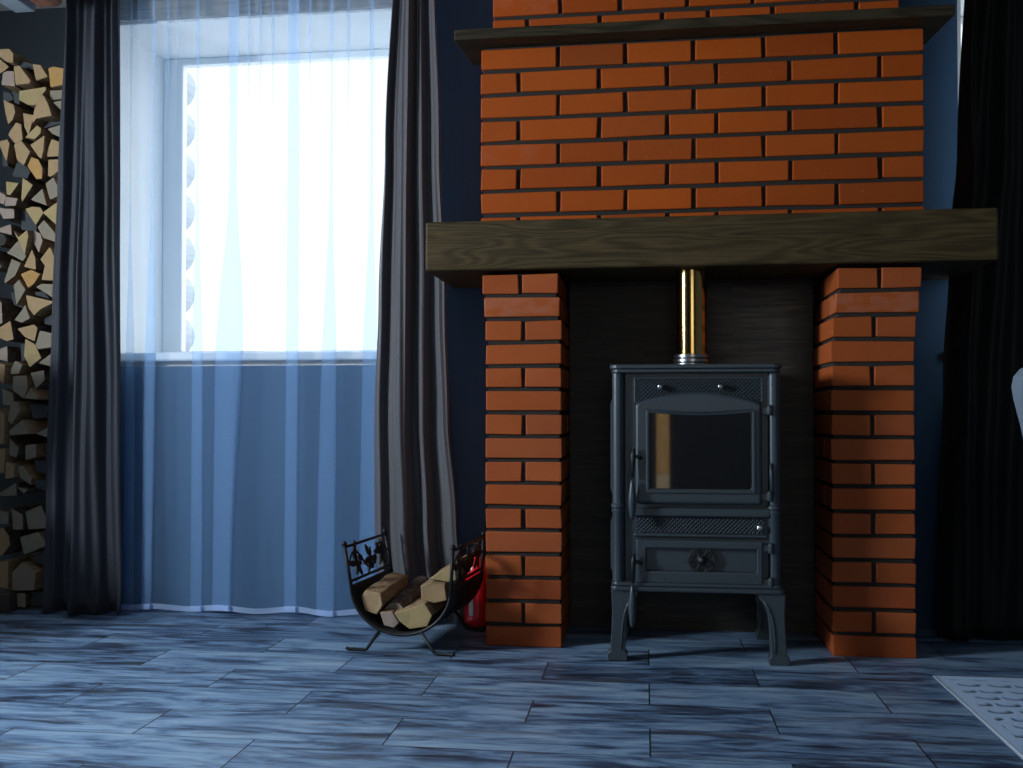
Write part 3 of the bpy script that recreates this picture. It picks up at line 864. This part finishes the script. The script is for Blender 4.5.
# ------------------------------------------------------------------ log basket
lb = empty('log_basket', (-.740, 3.24, 0), label='black wrought iron log basket with leaf-patterned end panels, holding firewood', cat='log basket')
YF, YB = 3.06, 3.42
def bow(t):     # t 0..1 from the left rim to the right rim
    a = PI*(1+t)
    return (-.740+.165*math.cos(a), .205+.148*math.sin(a))
bm = bmesh.new(); prev = None
for k in range(25):
    x, z = bow(k/24)
    cur = [bm.verts.new((x, y, z)) for y in (YF+.004, YF+.12, YB-.12, YB-.004)]
    if prev:
        for i in range(3): bm.faces.new((prev[i], prev[i+1], cur[i+1], cur[i]))
    prev = cur
obj('trough', bm, M['sheet'], lb, smooth=True, solid=.002)
for y in (YF, YB):
    bm = bmesh.new(); tube(bm, [(bow(k/24)[0], y, bow(k/24)[1]) for k in range(25)], .0055, 8)
    obj('rim_rod', bm, M['black'], lb, smooth=True)
def panel(s):
    # s = -1 left, +1 right: leans outwards
    p = lambda v, h: (-.740+s*(.165+(.006 if s > 0 else .022)*h), lerp(YF, YB, v), .205+.122*h)
    bm = bmesh.new()
    for v in (0, 1):
        a = Vector(p(v, -.25)); b = Vector(p(v, 1.06))
        tube(bm, [a, b], .006, 8)
        lathe(bm, [(.002, -.010), (.009, -.004), (.009, .004), (.002, .010)], b, 'Z', 10)
    for h in (.10, .98): tube(bm, [p(0, h), p(1, h)], .005, 8)
    pn = obj('end_panel', bm, M['black'], lb, smooth=True)
    bm = bmesh.new(); rnd = random.Random(4)
    def q(v, h): return Vector(p(v, h))
    vine = [q(.03+.94*k/30, .54+.28*math.sin(k/30*2*PI*1.5)) for k in range(31)]
    tube(bm, vine, .0035, 6)
    nrm = (q(0, 1)-q(0, 0)).cross(q(1, 0)-q(0, 0)).normalized()
    def leaf(v, h, ang, L, W):
        c = q(v, h); ax = (q(1, h)-q(0, h)).normalized()*math.cos(ang) + (q(v, 1)-q(v, 0)).normalized()*math.sin(ang)
        sd = nrm.cross(ax).normalized(); ring = []
        for k in range(10):
            a = 2*PI*k/10; w = W*math.sin(a)*(1-.35*math.cos(a))
            ring.append(c + ax*(L*(.5+.5*math.cos(a))) + sd*w)
        a_ = [bm.verts.new(x+nrm*.0025) for x in ring]; b_ = [bm.verts.new(x-nrm*.0025) for x in ring]
        bm.faces.new(a_); bm.faces.new(b_[::-1])
        for k in range(10): bm.faces.new((a_[k], a_[(k+1) % 10], b_[(k+1) % 10], b_[k]))
    for cv, ch_ in ((.2, .52), (.5, .5), (.8, .55)):
        for k in range(6):
            leaf(cv+rnd.uniform(-.03, .03), ch_+rnd.uniform(-.06, .06), k*PI/3+rnd.uniform(-.3, .3), rnd.uniform(.045, .066), .0095)
    for k in range(1, 6): leaf(.03+.94*k/6, .54+.28*math.sin(k/6*2*PI*1.5), rnd.uniform(0, 6), .036, .010)
    obj('leaf_ornament', bm, M['black'], pn)
panel(-1); panel(1)
for y in (YF, YB):
    for s in (-1, 1):
        bm = bmesh.new(); yo = -.0 if y == YF else 0
        tube(bm, [(-.740+s*.068, y, .068), (-.740+s*.112, y, .008), (-.740+s*.120, y, .0055), (-.740+s*.172, y-.006, .0055), (-.740+s*.178, y-.006, .010)], .0055, 8)
        obj('leg', bm, M['black'], lb, smooth=True)

lb.rotation_euler.z = math.radians(-6)
# firewood lying in the basket: each a split billet along an axis
def billet(axis0, axis1, prof, ends, side, roll=0, **kw):
    """prof: outline (across, up) with a side-material flag per edge; axis0 front, axis1 rear."""
    a, b = Vector(axis0), Vector(axis1); d = (b-a).normalized()
    u = Vector((0, 0, 1)).cross(d)*-1; u.normalize(); w = d.cross(u)*-1
    if w.z < 0: w = -w
    u, w = u*math.cos(roll)+w*math.sin(roll), w*math.cos(roll)-u*math.sin(roll)
    bm = bmesh.new(); rnd = random.Random(len(prof)*7+int(axis0[0]*999)); rings = []
    N = 8
    for k in range(N+1):
        t = k/N; c = a.lerp(b, t)
        s = .97 if k in (0, N) else 1
        rings.append([bm.verts.new(c + u*(x*s+rnd.uniform(-.0018, .0018)) + w*(z*s+rnd.uniform(-.0018, .0018)) + (d*rnd.uniform(-.004, .004) if k in (0, N) else Vector())) for x, z, _ in prof])
    f = bm.faces.new(rings[0][::-1]); f.material_index = 0
    f = bm.faces.new(rings[-1]); f.material_index = 0
    n = len(prof)
    for p_, q_ in zip(rings, rings[1:]):
        for i in range(n):
            f = bm.faces.new((p_[i], p_[(i+1) % n], q_[(i+1) % n], q_[i])); f.material_index = 1 if prof[i][2] else 2
    return obj('firewood_billet', bm, [ends, M['bark'], side], bevel=.003, cat='firewood', group='firewood lying in the black log basket', **kw)
SW = M['splitwood']
billet((-.858, 3.090, .156), (-.824, 3.31, .182), [(-.040, .014, 0), (-.022, .034, 0), (.032, .026, 0), (.036, -.014, 1), (.014, -.046, 1), (-.026, -.034, 1)], END['t'], SW,
       label='long pale split billet leaning against the left side of the black basket')
billet((-.792, 3.12, .112), (-.752, 3.36, .160), [(.038*math.cos(2*PI*k/12), .038*math.sin(2*PI*k/12), 1) for k in range(12)], END['g'], SW,
       label='round log covered in grey bark in the middle of the basket')
billet((-.803, 3.085, .101), (-.782, 3.33, .110), [(-.030, .020, 0), (.014, .024, 0), (.036, -.012, 0), (.018, -.030, 1), (-.016, -.022, 1)], END['p'], SW,
       label='small pinkish split log at the bottom of the basket under the bark-covered one')
billet((-.718, 3.080, .112), (-.690, 3.33, .128), [(-.070, .010, 0), (-.02, .024, 0), (.034, .044, 0), (.060, .004, 1), (.044, -.030, 1), (-.020, -.042, 1), (-.052, -.022, 0)], END['y'], SW,
       label='broad yellow split log with its cut end facing out at the basket front')
billet((-.660, 3.10, .186), (-.640, 3.34, .194), [(-.046, .020, 0), (-.010, .030, 0), (.036, .026, 0), (.040, -.028, 1), (.0, -.038, 0), (-.042, -.028, 0)], END['t'], SW,
       label='square-ended tan block on the right side of the basket, above the broad one')
billet((-.618, 3.11, .238), (-.600, 3.33, .250), [(-.066, -.016, 0), (-.03, .006, 0), (.026, .038, 0), (.030, -.014, 1), (.0, -.022, 0)], END['y'], SW,
       label='thin wedge of split wood lying topmost in the basket, by its right panel')

# ------------------------------------------------------------------ fire extinguisher
ex = empty('fire_extinguisher', (-.570, 3.49, 0), label='small red fire extinguisher with a white label behind the log basket', cat='fire extinguisher')
c = (-.585, 3.49, 0); r = .048
bm = bmesh.new()
lathe(bm, [(.018, .003), (.040, .004), (.050, .016), (r, .034), (r, .185), (.048, .212), (.032, .232), (.018, .240), (.018, .252)], c, 'Z', 36)
obj('cylinder', bm, M['red'], ex, smooth=True)
bm = bmesh.new()
def arcpatch(bm, a0, a1, z0, z1, rr, n=12):
    pv = None
    for k in range(n+1):
        a = math.radians(lerp(a0, a1, k/n)); cur = [bm.verts.new((c[0]+rr*math.cos(a), c[1]+rr*math.sin(a), z)) for z in (z0, z1)]
        if pv: bm.faces.new((pv[0], cur[0], cur[1], pv[1]))
        pv = cur
arcpatch(bm, 205, 258, .094, .140, r+.0008); arcpatch(bm, 240, 258, .045, .094, r+.0008)
lab = obj('label', bm, M['label'], ex, smooth=True, label='white paper label')
bm = bmesh.new(); arcpatch(bm, 220, 246, .108, .126, r+.0014)
obj('label_print', bm, M['ink'], lab, smooth=True)
bm = bmesh.new()
lathe(bm, [(.014, .252), (.020, .255), (.020, .273), (.010, .277)], c, 'Z', 16)
box(bm, c[0]-.012, c[0]+.012, c[1]-.085, c[1]+.01, .278, .286); box(bm, c[0]-.012, c[0]+.012, c[1]-.080, c[1]+.01, .296, .303)
obj('valve', bm, M['rubber'], ex, bevel=.002)
bm = bmesh.new(); tube(bm, [(c[0]+.01, c[1], .265), (c[0]+.045, c[1], .262), (c[0]+.060, c[1], .24), (c[0]+.062, c[1], .18), (c[0]+.062, c[1], .11)], .008, 8)
obj('hose', bm, M['rubber'], ex, smooth=True)

# ------------------------------------------------------------------ rug and chair on the right
bm = bmesh.new()
rx0, rx1, ry0, ry1 = .804, 2.55, 1.1, 2.972
NX, NY = 300, 300; g = []
def relief(x, y):
    u, v = x-rx0, ry1-y
    if min(u, v, rx1-x, y-ry0) < .035: return 0
    h = 0
    cu, cv = .075, .062
    j = math.floor(v/cv); uu = u/cu + (.5 if j % 2 else 0); i = math.floor(uu)
    fu, fv = uu-i-.5, v/cv-j-.5
    rn = mnoise.noise(Vector((i*1.7, j*2.3, .5)))
    fu += rn*.25
    # a carved crescent, deepest on its lower side
    rr = math.hypot(fu*.95, fv*1.1+.28+.5*rn*fu)
    w = math.exp(-((rr-.36)/.10)**2) * (1 if fv > -.2 else 0) * smooth01((.44-abs(fu))/.10)
    return -.006*w + .0003*mnoise.noise(Vector((x*9, y*9, 1)))
for j in range(NY+1):
    row = []
    for i in range(NX+1):
        # denser towards the corner in view
        x = rx0 + (rx1-rx0)*(i/NX)**1.7; y = ry1 - (ry1-ry0)*(j/NY)**1.3
        row.append(bm.verts.new((x, y, .0085+relief(x, y))))
    g.append(row)
for j in range(NY):
    for i in range(NX): bm.faces.new((g[j][i], g[j+1][i], g[j+1][i+1], g[j][i+1]))
rim = [g[0][i] for i in range(NX+1)] + [g[j][NX] for j in range(1, NY+1)] + [g[NY][i] for i in range(NX-1, -1, -1)] + [g[j][0] for j in range(NY-1, 0, -1)]
lo = [bm.verts.new((v.co.x, v.co.y, .001)) for v in rim]
for k in range(len(rim)): bm.faces.new((rim[k], rim[(k+1) % len(rim)], lo[(k+1) % len(rim)], lo[k]))
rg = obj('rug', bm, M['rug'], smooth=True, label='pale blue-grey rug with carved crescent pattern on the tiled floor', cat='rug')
bm = bmesh.new(); e_ = .004
tube(bm, [(rx0+e_, ry0+e_, .0055), (rx0+e_, ry1-e_, .0055)], .0042, 8)
obj('binding', bm, M['piping'], rg, smooth=True, label='whitish bound edge')
bm = bmesh.new(); tube(bm, [(rx1-e_, ry0+e_, .0055), (rx1-e_, ry1-e_, .0055)], .0042, 8)
obj('binding', bm, M['piping'], rg, smooth=True, label='whitish bound edge')

def chair(cx, y, zf, label, s=1):
    """upholstered chair seen from behind: backrest plane at y, seat in front of it; zf floor height under the legs."""
    ch = empty('upholstered_chair', (cx, y-.2, zf), label=label, cat='chair')
    bm = bmesh.new()
    o_ = [(-.170, .47), (-.202, .60), (-.228, .725), (-.240, .775), (-.2435, .800), (-.240, .820), (-.228, .835), (-.205, .843)]
    o_ = o_ + [(-x, z) for x, z in reversed(o_)]
    plate(bm, [(cx+x*s, z*s) for x, z in o_], [], y-.035, y+.045)
    obj('backrest', bm, M['uphol'], ch, bevel=.022, seg=4)
    bm = bmesh.new(); hplate(bm, rrect(cx-.205*s, cx+.205*s, y-.46, y-.015, .05), .395, .475*s)
    obj('seat', bm, M['uphol'], ch, bevel=.02, seg=3)
    for sx in (-.15, .15):
        for dy in (-.02, -.40):
            bm = bmesh.new(); tube(bm, [(cx+sx*s, y+dy, .40), (cx+sx*1.06*s, y+dy+(dy+.21)*.06, zf+.0005)], [.018, .011], 10)
            obj('leg', bm, M['leg'], ch, smooth=True)
chair(.94, 2.0, .0095, 'pale grey-blue upholstered chair standing on the rug, mostly out of view')
chair(-2.64, 3.16, 0, 'tall grey-blue chair added out of view to shade the lower firewood stack', 1.23)  # unseen chair, added to keep the side light off the lower logs

# ------------------------------------------------------------------ light
def area(name, loc, rot, sx, sy, power, col):
    l = bpy.data.lights.new(name, 'AREA'); l.shape = 'RECTANGLE'; l.size = sx; l.size_y = sy; l.energy = power; l.color = col
    o = bpy.data.objects.new(name, l); COL.objects.link(o); o.location = loc; o.rotation_euler = rot
    return o
area('daylight_side_window', (X0-.10, (LW[0]+LW[1])/2, (LW[2]+LW[3])/2), (0, math.radians(-90), 0), LW[3]-LW[2], LW[1]-LW[0], 165, (.84, .92, 1.0))
area('rear_fill', ((RW[0]+RW[1])/2, YR-.10, (RW[2]+RW[3])/2), (math.radians(90), 0, 0), RW[1]-RW[0], RW[3]-RW[2], 8, (1.0, .90, .80))  # added fill lamp behind the camera, set in a made-up window opening
w = bpy.data.worlds.new('overcast_sky'); scene.world = w; w.use_nodes = True
nt = w.node_tree; bg = nt.nodes['Background']
bg.inputs[0].default_value = (.90, .96, 1.0, 1); bg.inputs[1].default_value = 1.5
sl = bpy.data.lights.new('overcast_daylight', 'SUN'); sl.energy = 4.2; sl.angle = math.radians(110); sl.color = (.98, 1.0, .93)
so = bpy.data.objects.new('overcast_daylight', sl); COL.objects.link(so); so.location = (-1, 6, 4); so.rotation_euler = (math.radians(-52), 0, 0)

# ------------------------------------------------------------------ camera
cd = bpy.data.cameras.new('camera'); cam = bpy.data.objects.new('camera', cd); COL.objects.link(cam)
cam.location = (0, 0, .75); cam.rotation_euler = (math.radians(91.0), 0, math.radians(7.6))
cd.sensor_width = 36; cd.lens = 1000/1023*36; cd.shift_y = 11.5/1023; cd.clip_start = .02
scene.camera = cam
scene.cycles.max_bounces = 10; scene.cycles.diffuse_bounces = 5; scene.cycles.transparent_max_bounces = 24
scene.cycles.use_denoising = True
scene.cycles.sample_clamp_indirect = 6
vs = scene.view_settings
scene.display_settings.display_device = 'sRGB'
vs.view_transform = 'Standard'; vs.look = 'None'; vs.exposure = 0; vs.gamma = 1; vs.use_curve_mapping = False
